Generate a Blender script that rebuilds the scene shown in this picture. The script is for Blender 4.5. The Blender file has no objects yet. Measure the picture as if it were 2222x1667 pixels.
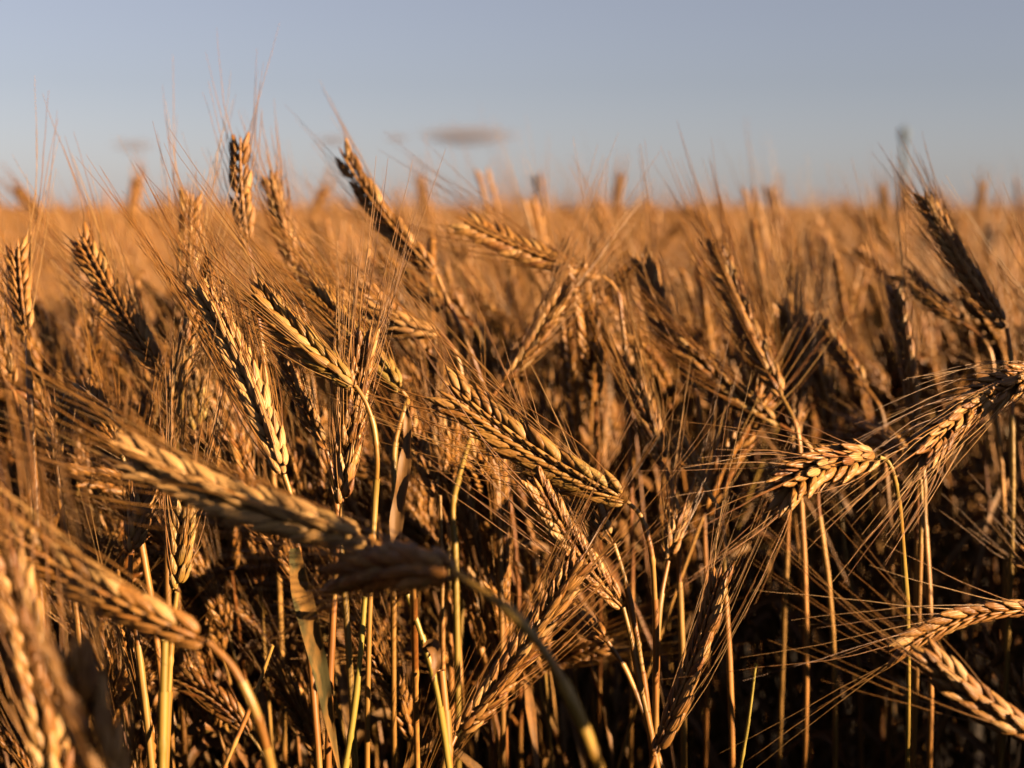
import bpy, math, random
import numpy as np
from mathutils import Matrix, Vector

# ------------------------------------------------------------------ camera, sky, sun, exposure
SC = bpy.context.scene
COL = SC.collection
random.seed(11)
RNG = np.random.default_rng(11)

CAM_Z = 0.92
FPX = 3086.0                      # focal length in photo pixels (50 mm on 36 mm, 2222 px wide)
CX, CY = 1111.0, 833.5
PITCH = math.atan(378 / FPX)
cam_d = bpy.data.cameras.new('camera')
cam_d.lens = 50; cam_d.sensor_width = 36
cam_d.clip_start = 0.02; cam_d.clip_end = 30000
cam_d.dof.use_dof = True
cam_d.dof.focus_distance = 0.69
cam_d.dof.aperture_fstop = 7.6
cam_o = bpy.data.objects.new('camera', cam_d)
cam_o.location = (0, 0, CAM_Z)
cam_o.rotation_euler = (math.pi / 2 - PITCH, 0, 0)
COL.objects.link(cam_o)
SC.camera = cam_o

SUN_AZ = math.radians(60)         # from straight behind the camera towards its right hand
SUN_EL = math.radians(15)
SUN = np.array([math.sin(SUN_AZ) * math.cos(SUN_EL), -math.cos(SUN_AZ) * math.cos(SUN_EL), math.sin(SUN_EL)])

world = bpy.data.worlds.new('World')
SC.world = world
world.use_nodes = True
wn, wl = world.node_tree.nodes, world.node_tree.links
wn.clear()
sky = wn.new('ShaderNodeTexSky')
sky.sky_type = 'NISHITA'; sky.sun_disc = False
sky.sun_elevation = SUN_EL
sky.sun_rotation = math.atan2(SUN[0], SUN[1])
sky.air_density = 1.0; sky.dust_density = 0.4; sky.ozone_density = 2.2
hs = wn.new('ShaderNodeHueSaturation')
hs.inputs['Saturation'].default_value = 0.46
hs.inputs['Value'].default_value = 0.325
tint = wn.new('ShaderNodeMix'); tint.data_type = 'RGBA'; tint.blend_type = 'MULTIPLY'
tint.inputs[0].default_value = 1.0
tint.inputs[7].default_value = (1.0, 0.965, 1.10, 1)
bg = wn.new('ShaderNodeBackground'); bg.inputs[1].default_value = 0.05
wo = wn.new('ShaderNodeOutputWorld')
wl.new(sky.outputs[0], hs.inputs['Color']); wl.new(hs.outputs[0], tint.inputs[6])
wl.new(tint.outputs[2], bg.inputs[0]); wl.new(bg.outputs[0], wo.inputs[0])

sun_d = bpy.data.lights.new('sun', 'SUN')
sun_d.energy = 5.0; sun_d.angle = math.radians(0.5); sun_d.color = (1.0, 0.74, 0.44)
sun_o = bpy.data.objects.new('sun', sun_d)
sun_o.rotation_euler = Vector(SUN).to_track_quat('Z', 'Y').to_euler()
sun_o.location = (3, -1, 4)
COL.objects.link(sun_o)

SC.view_settings.view_transform = 'Standard'
SC.view_settings.look = 'None'
SC.view_settings.exposure = 2.55
SC.view_settings.gamma = 1.0
SC.render.engine = 'CYCLES'
SC.cycles.use_denoising = True
SC.cycles.use_adaptive_sampling = True
SC.cycles.adaptive_threshold = 0.02
SC.cycles.max_bounces = 3
SC.cycles.diffuse_bounces = 0
SC.cycles.transmission_bounces = 3
SC.cycles.transparent_max_bounces = 6
SC.cycles.volume_bounces = 1

# ------------------------------------------------------------------ helpers
FWD = np.array([0, math.cos(PITCH), -math.sin(PITCH)])
UPV = np.array([0, math.sin(PITCH), math.cos(PITCH)])
RGT = np.array([1.0, 0, 0])
CAM = np.array([0, 0, CAM_Z])

def at(px, py, d):
    """world point seen at photo pixel (px, py), d metres along the view axis"""
    return CAM + d * (FWD + RGT * (px - CX) / FPX + UPV * (CY - py) / FPX)

def project(P):
    v = np.asarray(P) - CAM
    d = v @ FWD
    return CX + (v @ RGT) / d * FPX, CY - (v @ UPV) / d * FPX, d

def unit(v):
    v = np.asarray(v, float)
    n = np.linalg.norm(v)
    return v / n if n > 1e-12 else v

def catmull(pts, per=8):
    """smooth curve through points, tangents weighted by spacing so that uneven steps do not overshoot"""
    P = np.array([np.asarray(p, float) for p in pts])
    h = np.maximum(np.linalg.norm(np.diff(P, axis=0), axis=1), 1e-9)
    dv = np.diff(P, axis=0) / h[:, None]
    n = len(P)
    T = np.zeros_like(P)
    T[0], T[-1] = dv[0], dv[-1]
    for i in range(1, n - 1):
        T[i] = (dv[i - 1] * h[i] + dv[i] * h[i - 1]) / (h[i] + h[i - 1])
    out = []
    for i in range(n - 1):
        for k in range(per):
            t = k / per
            out.append((2 * t ** 3 - 3 * t * t + 1) * P[i] + (t ** 3 - 2 * t * t + t) * h[i] * T[i] + (-2 * t ** 3 + 3 * t * t) * P[i + 1] + (t ** 3 - t * t) * h[i] * T[i + 1])
    out.append(P[-1])
    return np.array(out)

class MB:
    """collects geometry for one mesh; every vertex carries a tint value"""
    def __init__(self):
        self.v = []; self.f = []; self.t = []; self.m = []; self.n = 0
    def add(self, verts, faces, tint=0.0, mat=0):
        verts = np.asarray(verts, float)
        self.v.append(verts)
        self.t.append(np.full(len(verts), tint) if np.isscalar(tint) else np.asarray(tint))
        for f in faces:
            self.f.append(tuple(i + self.n for i in f)); self.m.append(mat)
        self.n += len(verts)
    def tube(self, pts, radii, sides=3, tint=0.0, mat=0, cap=False):
        pts = np.asarray(pts, float); n = len(pts)
        tan = np.gradient(pts, axis=0)
        tan /= np.maximum(np.linalg.norm(tan, axis=1, keepdims=True), 1e-9)
        ref = np.array([0.31, 0.87, 0.22]) if abs(unit(tan[0]) @ unit([0.31, 0.87, 0.22])) < 0.9 else np.array([1.0, 0, 0])
        a = np.zeros_like(tan); cur = np.cross(tan[0], ref)
        for i in range(n):
            cur = cur - (cur @ tan[i]) * tan[i]
            cur = cur / max(1e-9, math.sqrt(cur @ cur)); a[i] = cur
        b = np.cross(tan, a)
        ang = np.arange(sides) * 2 * math.pi / sides
        r = np.asarray(radii, float).reshape(-1, 1, 1) * np.ones((n, 1, 1))
        V = pts[:, None, :] + r * (np.cos(ang)[None, :, None] * a[:, None, :] + np.sin(ang)[None, :, None] * b[:, None, :])
        F = []
        for i in range(n - 1):
            for k in range(sides):
                k2 = (k + 1) % sides
                F.append((i * sides + k, i * sides + k2, (i + 1) * sides + k2, (i + 1) * sides + k))
        if cap:
            F.append(tuple(range(sides - 1, -1, -1))); F.append(tuple((n - 1) * sides + k for k in range(sides)))
        self.add(V.reshape(-1, 3), F, tint, mat)
    def mesh(self, name, mats):
        me = bpy.data.meshes.new(name)
        V = np.concatenate(self.v) if self.v else np.zeros((0, 3))
        me.from_pydata(V.tolist(), [], self.f)
        me.polygons.foreach_set('use_smooth', np.ones(len(self.f), bool))
        me.polygons.foreach_set('material_index', np.array(self.m, dtype=np.int32))
        at_ = me.attributes.new('tint', 'FLOAT', 'POINT')
        at_.data.foreach_set('value', np.concatenate(self.t).astype(np.float32))
        for m in (mats if isinstance(mats, (list, tuple)) else [mats]):
            me.materials.append(m)
        me.update()
        return me

def link(name, data, parent=None):
    o = bpy.data.objects.new(name, data)
    COL.objects.link(o)
    if parent is not None:
        o.parent = parent
    return o

# ------------------------------------------------------------------ materials
def straw(name, cols, rough=0.5, transl=0.12, noise_scale=420.0, stretch=(1, 1, 0.35), bump=0.25, stripes=False, spec=0.35, green=(0.15, 0.108, 0.014), mottled=None):
    m = bpy.data.materials.new(name); m.use_nodes = True
    N, L = m.node_tree.nodes, m.node_tree.links
    N.clear()
    out = N.new('ShaderNodeOutputMaterial')
    pr = N.new('ShaderNodeBsdfPrincipled')
    pr.inputs['Roughness'].default_value = rough
    pr.inputs['Specular IOR Level'].default_value = spec
    info = N.new('ShaderNodeObjectInfo')
    ta = N.new('ShaderNodeAttribute'); ta.attribute_name = 'tint'
    add = N.new('ShaderNodeMath'); add.operation = 'ADD'
    L.new(info.outputs['Random'], add.inputs[0]); L.new(ta.outputs['Fac'], add.inputs[1])
    fr = N.new('ShaderNodeMath'); fr.operation = 'FRACT'; L.new(add.outputs[0], fr.inputs[0])
    ramp = N.new('ShaderNodeValToRGB')
    els = ramp.color_ramp.elements
    while len(els) < len(cols):
        els.new(0.5)
    for i, c in enumerate(cols):
        els[i].position = i / (len(cols) - 1); els[i].color = (*c, 1)
    L.new(fr.outputs[0], ramp.inputs[0])
    geo = N.new('ShaderNodeNewGeometry')
    mp = N.new('ShaderNodeMapping'); mp.inputs['Scale'].default_value = stretch
    L.new(geo.outputs['Position'], mp.inputs[0])
    nz = N.new('ShaderNodeTexNoise'); nz.inputs['Scale'].default_value = noise_scale; nz.inputs['Detail'].default_value = 4
    L.new(mp.outputs[0], nz.inputs['Vector'])
    vr = N.new('ShaderNodeMapRange')
    vr.inputs[1].default_value = 0.3; vr.inputs[2].default_value = 0.75
    vr.inputs[3].default_value = 0.62; vr.inputs[4].default_value = 1.15
    L.new(nz.outputs[0], vr.inputs[0])
    mul = N.new('ShaderNodeMix'); mul.data_type = 'RGBA'; mul.blend_type = 'MULTIPLY'; mul.inputs[0].default_value = 1
    L.new(ramp.outputs[0], mul.inputs[6]); L.new(vr.outputs[0], mul.inputs[7])
    ga = N.new('ShaderNodeAttribute'); ga.attribute_type = 'OBJECT'; ga.attribute_name = 'green'
    pa = N.new('ShaderNodeAttribute'); pa.attribute_type = 'OBJECT'; pa.attribute_name = 'pale'
    pm = N.new('ShaderNodeMix'); pm.data_type = 'RGBA'; pm.inputs[7].default_value = (0.35, 0.19, 0.07, 1)
    L.new(pa.outputs['Fac'], pm.inputs[0]); L.new(mul.outputs[2], pm.inputs[6])
    gm = N.new('ShaderNodeMix'); gm.data_type = 'RGBA'
    L.new(ga.outputs['Fac'], gm.inputs[0]); L.new(pm.outputs[2], gm.inputs[6])
    gm.inputs[7].default_value = (*green, 1)
    col = gm.outputs[2]
    if mottled:
        n2 = N.new('ShaderNodeTexNoise'); n2.inputs['Scale'].default_value = 95; n2.inputs['Detail'].default_value = 5
        mp2 = N.new('ShaderNodeMapping'); mp2.inputs['Scale'].default_value = (1, 1, .35)
        L.new(geo.outputs['Position'], mp2.inputs[0]); L.new(mp2.outputs[0], n2.inputs['Vector'])
        r2 = N.new('ShaderNodeMapRange'); r2.inputs[1].default_value = 0.48; r2.inputs[2].default_value = 0.60
        L.new(n2.outputs[0], r2.inputs[0])
        m2 = N.new('ShaderNodeMix'); m2.data_type = 'RGBA'
        L.new(r2.outputs[0], m2.inputs[0]); L.new(col, m2.inputs[6]); m2.inputs[7].default_value = (*mottled, 1)
        col = m2.outputs[2]
    L.new(col, pr.inputs['Base Color'])
    bp = N.new('ShaderNodeBump'); bp.inputs['Strength'].default_value = bump; bp.inputs['Distance'].default_value = 0.0006
    if stripes:
        tc = N.new('ShaderNodeTexCoord')
        wv = N.new('ShaderNodeTexWave'); wv.bands_direction = 'X'
        wv.inputs['Scale'].default_value = 2.3; wv.inputs['Distortion'].default_value = 0.8
        L.new(tc.outputs['Object'], wv.inputs['Vector'])
        ad = N.new('ShaderNodeMath'); ad.operation = 'MULTIPLY_ADD'; ad.inputs[1].default_value = 0.6
        L.new(wv.outputs['Fac'], ad.inputs[0]); L.new(nz.outputs[0], ad.inputs[2])
        L.new(ad.outputs[0], bp.inputs['Height'])
    else:
        L.new(nz.outputs[0], bp.inputs['Height'])
    L.new(bp.outputs[0], pr.inputs['Normal'])
    if transl > 0:
        tr = N.new('ShaderNodeBsdfTranslucent'); L.new(col, tr.inputs[0])
        mx = N.new('ShaderNodeMixShader'); mx.inputs[0].default_value = transl
        L.new(pr.outputs[0], mx.inputs[1]); L.new(tr.outputs[0], mx.inputs[2])
        L.new(mx.outputs[0], out.inputs[0])
    else:
        L.new(pr.outputs[0], out.inputs[0])
    return m

C_LIGHT = (0.238, 0.106, 0.0225)
C_MID = (0.175, 0.065, 0.0105)
C_DEEP = (0.115, 0.036, 0.0048)
C_PALE = (0.3, 0.162, 0.053)
M_KERNEL = straw('kernel_husk', [C_MID, C_LIGHT, C_PALE, C_LIGHT, C_DEEP, C_LIGHT, C_MID], stripes=True, bump=0.5)
M_EAR = straw('ear_husk', [C_MID, C_LIGHT, C_DEEP, C_LIGHT, C_MID])
M_AWN = straw('awn_straw', [C_LIGHT, C_MID, C_PALE, C_DEEP, C_LIGHT], rough=0.42, transl=0.2, bump=0.0)
M_STEM = straw('stem_straw', [C_MID, C_LIGHT, (0.18, 0.10, 0.02), C_DEEP, C_MID], rough=0.45, transl=0.0, bump=0.15, stretch=(1, 1, 0.12))
M_LEAF = straw('dry_leaf', [(0.19, 0.08, 0.018), (0.14, 0.05, 0.01), (0.21, 0.105, 0.028), (0.13, 0.05, 0.01)], rough=0.6, transl=0.3, stretch=(1, 1, 0.08), noise_scale=600, mottled=(0.13, 0.062, 0.018))
M_GREENLEAF = straw('mottled_leaf', [(0.045, 0.036, 0.013), (0.06, 0.043, 0.013)], rough=0.85, spec=0.1, transl=0.25, stretch=(1, 1, 0.1), noise_scale=500, mottled=(0.15, 0.072, 0.018))

def simple_mat(name, c1, c2, scale, rough=0.9, bump=0.0, bump_d=0.02):
    m = bpy.data.materials.new(name); m.use_nodes = True
    N, L = m.node_tree.nodes, m.node_tree.links
    pr = N['Principled BSDF']; pr.inputs['Roughness'].default_value = rough
    geo = N.new('ShaderNodeNewGeometry')
    nz = N.new('ShaderNodeTexNoise'); nz.inputs['Scale'].default_value = scale; nz.inputs['Detail'].default_value = 6
    L.new(geo.outputs['Position'], nz.inputs['Vector'])
    r = N.new('ShaderNodeValToRGB')
    r.color_ramp.elements[0].color = (*c1, 1); r.color_ramp.elements[0].position = 0.35
    r.color_ramp.elements[1].color = (*c2, 1); r.color_ramp.elements[1].position = 0.65
    L.new(nz.outputs[0], r.inputs[0]); L.new(r.outputs[0], pr.inputs['Base Color'])
    if bump:
        b = N.new('ShaderNodeBump'); b.inputs['Strength'].default_value = bump; b.inputs['Distance'].default_value = bump_d
        L.new(nz.outputs[0], b.inputs['Height']); L.new(b.outputs[0], pr.inputs['Normal'])
    return m

M_SOIL = simple_mat('dark_soil', (0.022, 0.014, 0.009), (0.05, 0.032, 0.02), 35, bump=0.8)
M_FAR = simple_mat('far_crop_straw', C_DEEP, C_LIGHT, 3.0)
M_TOWER = simple_mat('haze_tinted_concrete', (0.03, 0.042, 0.06), (0.036, 0.05, 0.07), 0.4, rough=0.8)  # distance haze put into the base colour as blue grey

# ------------------------------------------------------------------ setting: ground and the crop far away
mb = MB()
rings = [0, 0.5, 1, 2, 4, 8, 16, 40, 100, 300, 800, 2000, 6000]
seg = 48
V = [(0, 0, 0)]
for r in rings[1:]:
    for k in range(seg):
        a = 2 * math.pi * k / seg
        V.append((r * math.cos(a), r * math.sin(a), (random.uniform(-0.015, 0.015) if r < 10 else 0)))
F = [(0, 1 + k, 1 + (k + 1) % seg) for k in range(seg)]
for i in range(len(rings) - 2):
    for k in range(seg):
        a0 = 1 + i * seg + k; a1 = 1 + i * seg + (k + 1) % seg
        F.append((a0, a0 + seg, a1 + seg, a1))
mb.add(V, F)
g = link('ground', mb.mesh('ground', M_SOIL)); g['kind'] = 'structure'

def far_crop():
    """jagged canopy of the crop from 46 m to the horizon"""
    mb = MB()
    r = 46.0; rr = []
    while r < 1800:
        rr.append(r); r *= 1.006 if r < 120 else (1.012 if r < 400 else 1.03)
    na = 420
    A = np.linspace(-0.62, 0.62, na)
    V = []
    for i, r in enumerate(rr):
        z = 0.68 + RNG.uniform(-0.15, 0.15, na) * min(1.0, 1.0 if r < 300 else 0.7)
        jr = RNG.uniform(-0.3, 0.3, na) * (rr[1] - rr[0]) * (r / 46)
        V.append(np.stack([(r + jr) * np.sin(A), (r + jr) * np.cos(A), z], 1))
    n = len(rr)
    Fc = []
    for i in range(n - 1):
        for k in range(na - 1):
            Fc.append((i * na + k, i * na + k + 1, (i + 1) * na + k + 1, (i + 1) * na + k))
    mb.add(np.concatenate(V), Fc)
    me = mb.mesh('distant_barley_crop', M_FAR)
    me.polygons.foreach_set('use_smooth', np.zeros(len(Fc), bool))
    o = link('distant_barley_crop', me)
    o['kind'] = 'stuff'; o['label'] = 'distant golden barley crop reaching to the horizon'; o['category'] = 'crop'
far_crop()

# ------------------------------------------------------------------ clouds and the far tower
def cloud(px, py, w, h, seed, dens, label):
    rnd = random.Random(seed)
    d = 9000.0
    c = at(px, py, d)
    W, H = w / FPX * d, h / FPX * d
    mb = MB()
    # one closed lumpy body: a long flattened ellipsoid, its surface pushed in and out
    nu, nv = 36, 16
    ph = [rnd.uniform(0, 6.28) for _ in range(8)]
    V = []
    for i in range(nv + 1):
        th = math.pi * i / nv
        for k in range(nu):
            a = 2 * math.pi * k / nu
            x = math.cos(th); s = math.sin(th)
            y, z = s * math.cos(a), s * math.sin(a)
            lump = 1 + 0.22 * math.sin(5 * x + ph[0]) * math.sin(2 * a + ph[1]) + 0.14 * math.sin(11 * x + ph[2]) * math.cos(3 * a + ph[3])
            sag = -0.5 * (1 - x * x) + (0.45 if x < 0 else 0.1) * x * x
            V.append((c[0] + x * W / 2, c[1] + y * H * 1.6 * lump, c[2] + H / 2 * (z * lump * (0.75 + 0.25 * z) + sag)))
    F = []
    for i in range(nv):
        for k in range(nu):
            k2 = (k + 1) % nu
            F.append((i * nu + k, (i + 1) * nu + k, (i + 1) * nu + k2, i * nu + k2))
    mb.add(V, F)
    m = bpy.data.materials.new('cloud_vapour'); m.use_nodes = True
    N, L = m.node_tree.nodes, m.node_tree.links
    N.clear()
    out = N.new('ShaderNodeOutputMaterial'); pv = N.new('ShaderNodeVolumePrincipled')
    pv.inputs['Density'].default_value = dens; pv.inputs['Color'].default_value = (0.20, 0.185, 0.22, 1)
    pv.inputs['Anisotropy'].default_value = 0.0
    tc = N.new('ShaderNodeTexCoord')
    v1 = N.new('ShaderNodeVectorMath'); v1.operation = 'MULTIPLY_ADD'; v1.inputs[1].default_value = (2, 2, 2); v1.inputs[2].default_value = (-1, -1, -1)
    L.new(tc.outputs['Generated'], v1.inputs[0])
    v2 = N.new('ShaderNodeVectorMath'); v2.operation = 'LENGTH'; L.new(v1.outputs[0], v2.inputs[0])
    fo = N.new('ShaderNodeMapRange'); fo.interpolation_type = 'SMOOTHSTEP'
    fo.inputs[1].default_value = 1.0; fo.inputs[2].default_value = 0.25; fo.inputs[3].default_value = 0.0; fo.inputs[4].default_value = dens * 2.2
    L.new(v2.outputs['Value'], fo.inputs[0])
    nz = N.new('ShaderNodeTexNoise'); nz.inputs['Scale'].default_value = 3.0; nz.inputs['Detail'].default_value = 3
    L.new(v1.outputs[0], nz.inputs['Vector'])
    mu = N.new('ShaderNodeMath'); mu.operation = 'MULTIPLY'
    L.new(fo.outputs[0], mu.inputs[0]); L.new(nz.outputs[0], mu.inputs[1]); L.new(mu.outputs[0], pv.inputs['Density'])
    L.new(pv.outputs[0], out.inputs['Volume'])
    o = link('cloud', mb.mesh('cloud', m))
    o['label'] = label; o['category'] = 'cloud'; o['group'] = 'small clouds low over the field'
    return o
cloud(1015, 288, 275, 66, 1, 0.0040, 'largest small pinkish grey cloud sagging low over the field')
cloud(862, 297, 70, 30, 2, 0.005, 'tiny faint cloud scrap just beside the largest cloud')
cloud(725, 301, 110, 34, 3, 0.005, 'faint cloud wisp behind the tip of the slanting ear')
cloud(290, 312, 120, 50, 4, 0.0025, 'very faint cloud wisp above the lone upright blurred ear')

def tower():
    d = 1500.0
    foot = at(1957, 455, d); s = d / FPX
    root = link('water_tower', None)
    root.location = (foot[0], foot[1], 0)
    top = at(1957, 276, d)[2]
    def lathe(prof, name):
        b = MB(); n = 20
        V = [(r * math.cos(2 * math.pi * k / n), r * math.sin(2 * math.pi * k / n), z) for z, r in prof for k in range(n)]
        F = [(i * n + k, i * n + (k + 1) % n, (i + 1) * n + (k + 1) % n, (i + 1) * n + k) for i in range(len(prof) - 1) for k in range(n)]
        F.append(tuple(range(n - 1, -1, -1))); F.append(tuple((len(prof) - 1) * n + k for k in range(n)))
        b.add(V, F)
        return link(name, b.mesh(name, M_TOWER), root)
    H = top
    lathe([(0, 4.4), (H * .25, 3.4), (H * .6, 2.9), (H * .80, 2.6)], 'shaft')
    lathe([(H * .795, 2.65), (H * .83, 3.6), (H * .875, 5.0), (H * .90, 5.4), (H * .945, 5.4), (H * .955, 5.0), (H * .985, 3.0), (H * .99, 1.0)], 'tank')
    lathe([(H * .988, .35), (H * 1.07, .15)], 'antenna')
    root['label'] = 'slim blue grey water tower standing far beyond the field'
    root['category'] = 'tower'
tower()

# ------------------------------------------------------------------ barley: shared shapes
def kernel_shape(sides, prof, seed):
    """a husked grain along +Y: rounded at the base, belly, pinched tip; +Z is its back"""
    rnd = random.Random(seed)
    bend = rnd.uniform(-0.06, 0.06); lean = rnd.uniform(0.02, 0.10)
    V = []
    for t, r in prof:
        for k in range(sides):
            a = 2 * math.pi * k / sides
            x, z = math.cos(a), math.sin(a)
            if z < 0:
                z *= 0.62 + 0.15 * abs(x)
            rr = r * (1 + rnd.uniform(-0.05, 0.05))
            V.append((0.5 * x * rr + bend * t * t, t, 0.5 * z * rr - lean * t * t + 0.05))
    V.append((bend, 1.0, -lean + 0.05))
    V.append((0, -0.02, 0.05))
    F = []
    n = len(prof)
    for i in range(n - 1):
        for k in range(sides):
            k2 = (k + 1) % sides
            F.append((i * sides + k, i * sides + k2, (i + 1) * sides + k2, (i + 1) * sides + k))
    for k in range(sides):
        k2 = (k + 1) % sides
        F.append(((n - 1) * sides + k, (n - 1) * sides + k2, n * sides))
        F.append((k2, k, n * sides + 1))
    return np.array(V), [tuple(reversed(f)) for f in F]

K_HI = [kernel_shape(7, [(0.03, .45), (.14, .80), (.36, 1.0), (.63, .78), (.87, .36)], s) for s in range(5)]
K_LO = [kernel_shape(5, [(0.05, .6), (.38, 1.0), (.78, .55)], s) for s in range(4)]
K_FAR = [kernel_shape(4, [(0.1, .8), (.5, 1.0)], s) for s in range(2)]
def kernel_mesh(i):
    b = MB(); b.add(*K_HI[i])
    return b.mesh('kernel', M_KERNEL)
KM = [kernel_mesh(i) for i in range(5)]

def frame_on(curve, nrm0):
    """arc-length frames along an ear's axis"""
    seg = np.linalg.norm(np.diff(curve, axis=0), axis=1)
    s = np.concatenate([[0], np.cumsum(seg)])
    tan = np.gradient(curve, axis=0)
    tan /= np.linalg.norm(tan, axis=1, keepdims=True)
    return s, tan

def ear_plan(curve, normal, rows=2, roll=0.0, fat=1.0, spread=1.0, awn=0.115, rnd=None, awn_bias=(0, 0, 0), thin=1.0, flare=1.0, awn_frac=1.0, bristle=True):
    """where every grain, floret and awn of an ear sits. curve: base -> tip"""
    rnd = rnd or random.Random(3)
    s, tan = frame_on(curve, normal)
    Ltot = s[-1]
    step = 0.0033
    n = max(8, int(Ltot / step))
    ker, flo, awns = [], [], []
    wob = rnd.uniform(0, 6.28)
    bias = np.asarray(awn_bias, float)
    for i in range(n):
        t = (i + 0.4) / n * Ltot
        p = np.array([np.interp(t, s, curve[:, a]) for a in range(3)])
        T = unit([np.interp(t, s, tan[:, a]) for a in range(3)])
        Nn = unit(normal - (normal @ T) * T)
        ro = roll + 0.14 * math.sin(wob + 3.0 * t / Ltot)
        S = unit(np.cross(T, Nn))
        S, Nn = math.cos(ro) * S + math.sin(ro) * Nn, math.cos(ro) * Nn - math.sin(ro) * S
        side = 1 if i % 2 else -1
        u = i / n
        size = fat * (0.80 + 0.35 * min(1, u * 6) * (1 - 0.42 * max(0, u - 0.55) / 0.45)) * rnd.uniform(0.93, 1.06)
        offs = [0.0] if rows == 2 else [0.0, 1.02, -1.02]
        for j, ph in enumerate(offs):
            ph2 = ph + rnd.uniform(-0.12, 0.12)
            O = side * math.cos(ph2) * S + math.sin(ph2) * Nn
            ang = math.radians(rnd.uniform(16, 27) if j == 0 else rnd.uniform(18, 31)) * flare
            d = unit(T * math.cos(ang) + O * math.sin(ang))
            base = p + O * 0.0017 * fat + T * rnd.uniform(-.0006, .0006)
            ln = 0.0126 * size * rnd.uniform(.94, 1.06) * (1 if j == 0 else .92)
            wd = 0.0047 * size * (1 if j == 0 else .88)
            th = 0.0043 * size * (1 if j == 0 else .88)
            Z = unit(O - (O @ d) * d)
            X = np.cross(d, Z)
            if rnd.random() < .97: ker.append((base, X, d, Z, wd, ln, th, rnd.random()))
            if rnd.random() < awn_frac:
                tipp = base + d * ln * 0.96
                al = awn * (rnd.uniform(0.72, 1.08) if rnd.random() > .14 else rnd.uniform(.25, .6)) * (0.86 + 0.14 * u)
                wid = math.radians(rnd.uniform(3, 13)) * spread
                ad = unit(T * math.cos(wid) + (O + Nn * rnd.uniform(-.5, .5)) * math.sin(wid) + bias * 0.2)
                curl = unit(RNG.normal(size=3)) * rnd.uniform(0.0, 0.16) + bias * rnd.uniform(.0, .25)
                awns.append((tipp, d, ad, al, curl, rnd.random()))
        if rows == 2 or (bristle and rnd.random() < .6):
            for ph in ((0.95, -0.95) if rows == 2 else (0.5, -0.5)):
                O = side * math.cos(ph) * S + math.sin(ph) * Nn
                d = unit(T + O * (0.26 if rows == 2 else rnd.uniform(.3, .62)))
                Z = unit(O - (O @ d) * d); X = np.cross(d, Z)
                flo.append((p + O * (0.0016 if rows == 2 else .003), X, d, Z, (.0020 if rows == 2 else .0014) * size, (0.0098 if rows == 2 else .0125) * size, (.0016 if rows == 2 else .0012) * size, rnd.random()))
    # a crowning grain
    return dict(kernels=ker, florets=flo, awns=awns, curve=curve, n=n, thin=thin)

def put_kernel(b, k, tmpl, tint=None, mat=0):
    base, X, D, Z, w, l, th, r = k
    V, F = tmpl
    W = base + V[:, :1] * X * w + V[:, 1:2] * D * l + V[:, 2:3] * Z * th
    b.add(W, F, r * 0.5 if tint is None else tint, mat)

def put_awn(b, a, nseg=6, sides=3, r0=0.00036, mat=0):
    p, d0, d1, L, curl, r = a
    pts = [p - d0 * 0.002]
    cur = p.copy(); h = L / nseg
    pts.append(cur.copy())
    for i in range(nseg):
        u = (i + 1) / nseg
        blend = min(1, u * 2.2)
        j = ((r * 7919 * (i + 3)) % 1 - .5, (r * 6101 * (i + 5)) % 1 - .5, (r * 4409 * (i + 7)) % 1 - .5)
        d = unit(d0 * (1 - blend) + d1 * blend + curl * (u - 0.3) + np.array(j) * .07)
        cur = cur + d * h
        pts.append(cur.copy())
    n = len(pts)
    rad = [r0 * (1.25 if i < 2 else 1.0) * (1 - 0.72 * (i / (n - 1)) ** 1.3) for i in range(n)]
    b.tube(pts, rad, sides, r * 0.6, mat)

def put_leaf(b, pts, width, twist=0.6, mat=0, tint=0.0, normal=None, fold=0.25):
    """a strap leaf: folded along the midrib, thick enough to have two skins"""
    pts = np.asarray(pts, float); n = len(pts)
    tan = np.gradient(pts, axis=0); tan /= np.linalg.norm(tan, axis=1, keepdims=True)
    nrm = np.array([0, -1.0, 0.2]) if normal is None else np.asarray(normal, float)
    V = []
    for i in range(n):
        u = i / (n - 1)
        w = width * (0.45 + 0.55 * min(1, u * 4)) * (1 - max(0, (u - 0.35) / 0.65) ** 1.6) + 0.0002
        N0 = unit(nrm - (nrm @ tan[i]) * tan[i]); S0 = np.cross(tan[i], N0)
        a = twist * u
        S1 = math.cos(a) * S0 + math.sin(a) * N0; N1 = math.cos(a) * N0 - math.sin(a) * S0
        crk = N1 * 0.0012 * math.sin(u * 23 + tint * 9)
        V += [pts[i] - S1 * w / 2 + N1 * w * fold + crk, pts[i] - S1 * w / 4 + N1 * w * fold * .3, pts[i] + 0 * S1, pts[i] + S1 * w / 4 + N1 * w * fold * .3, pts[i] + S1 * w / 2 + N1 * w * fold - crk]
    F = []
    for i in range(n - 1):
        for k in range(4):
            F.append((i * 5 + k, i * 5 + k + 1, (i + 1) * 5 + k + 1, (i + 1) * 5 + k))
    nv = len(V)
    V2 = [v - unit(nrm) * 0.00025 for v in V]
    F2 = [tuple(reversed([q + nv for q in f])) for f in F]
    b.add(V + V2, F + F2, tint, mat)

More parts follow.
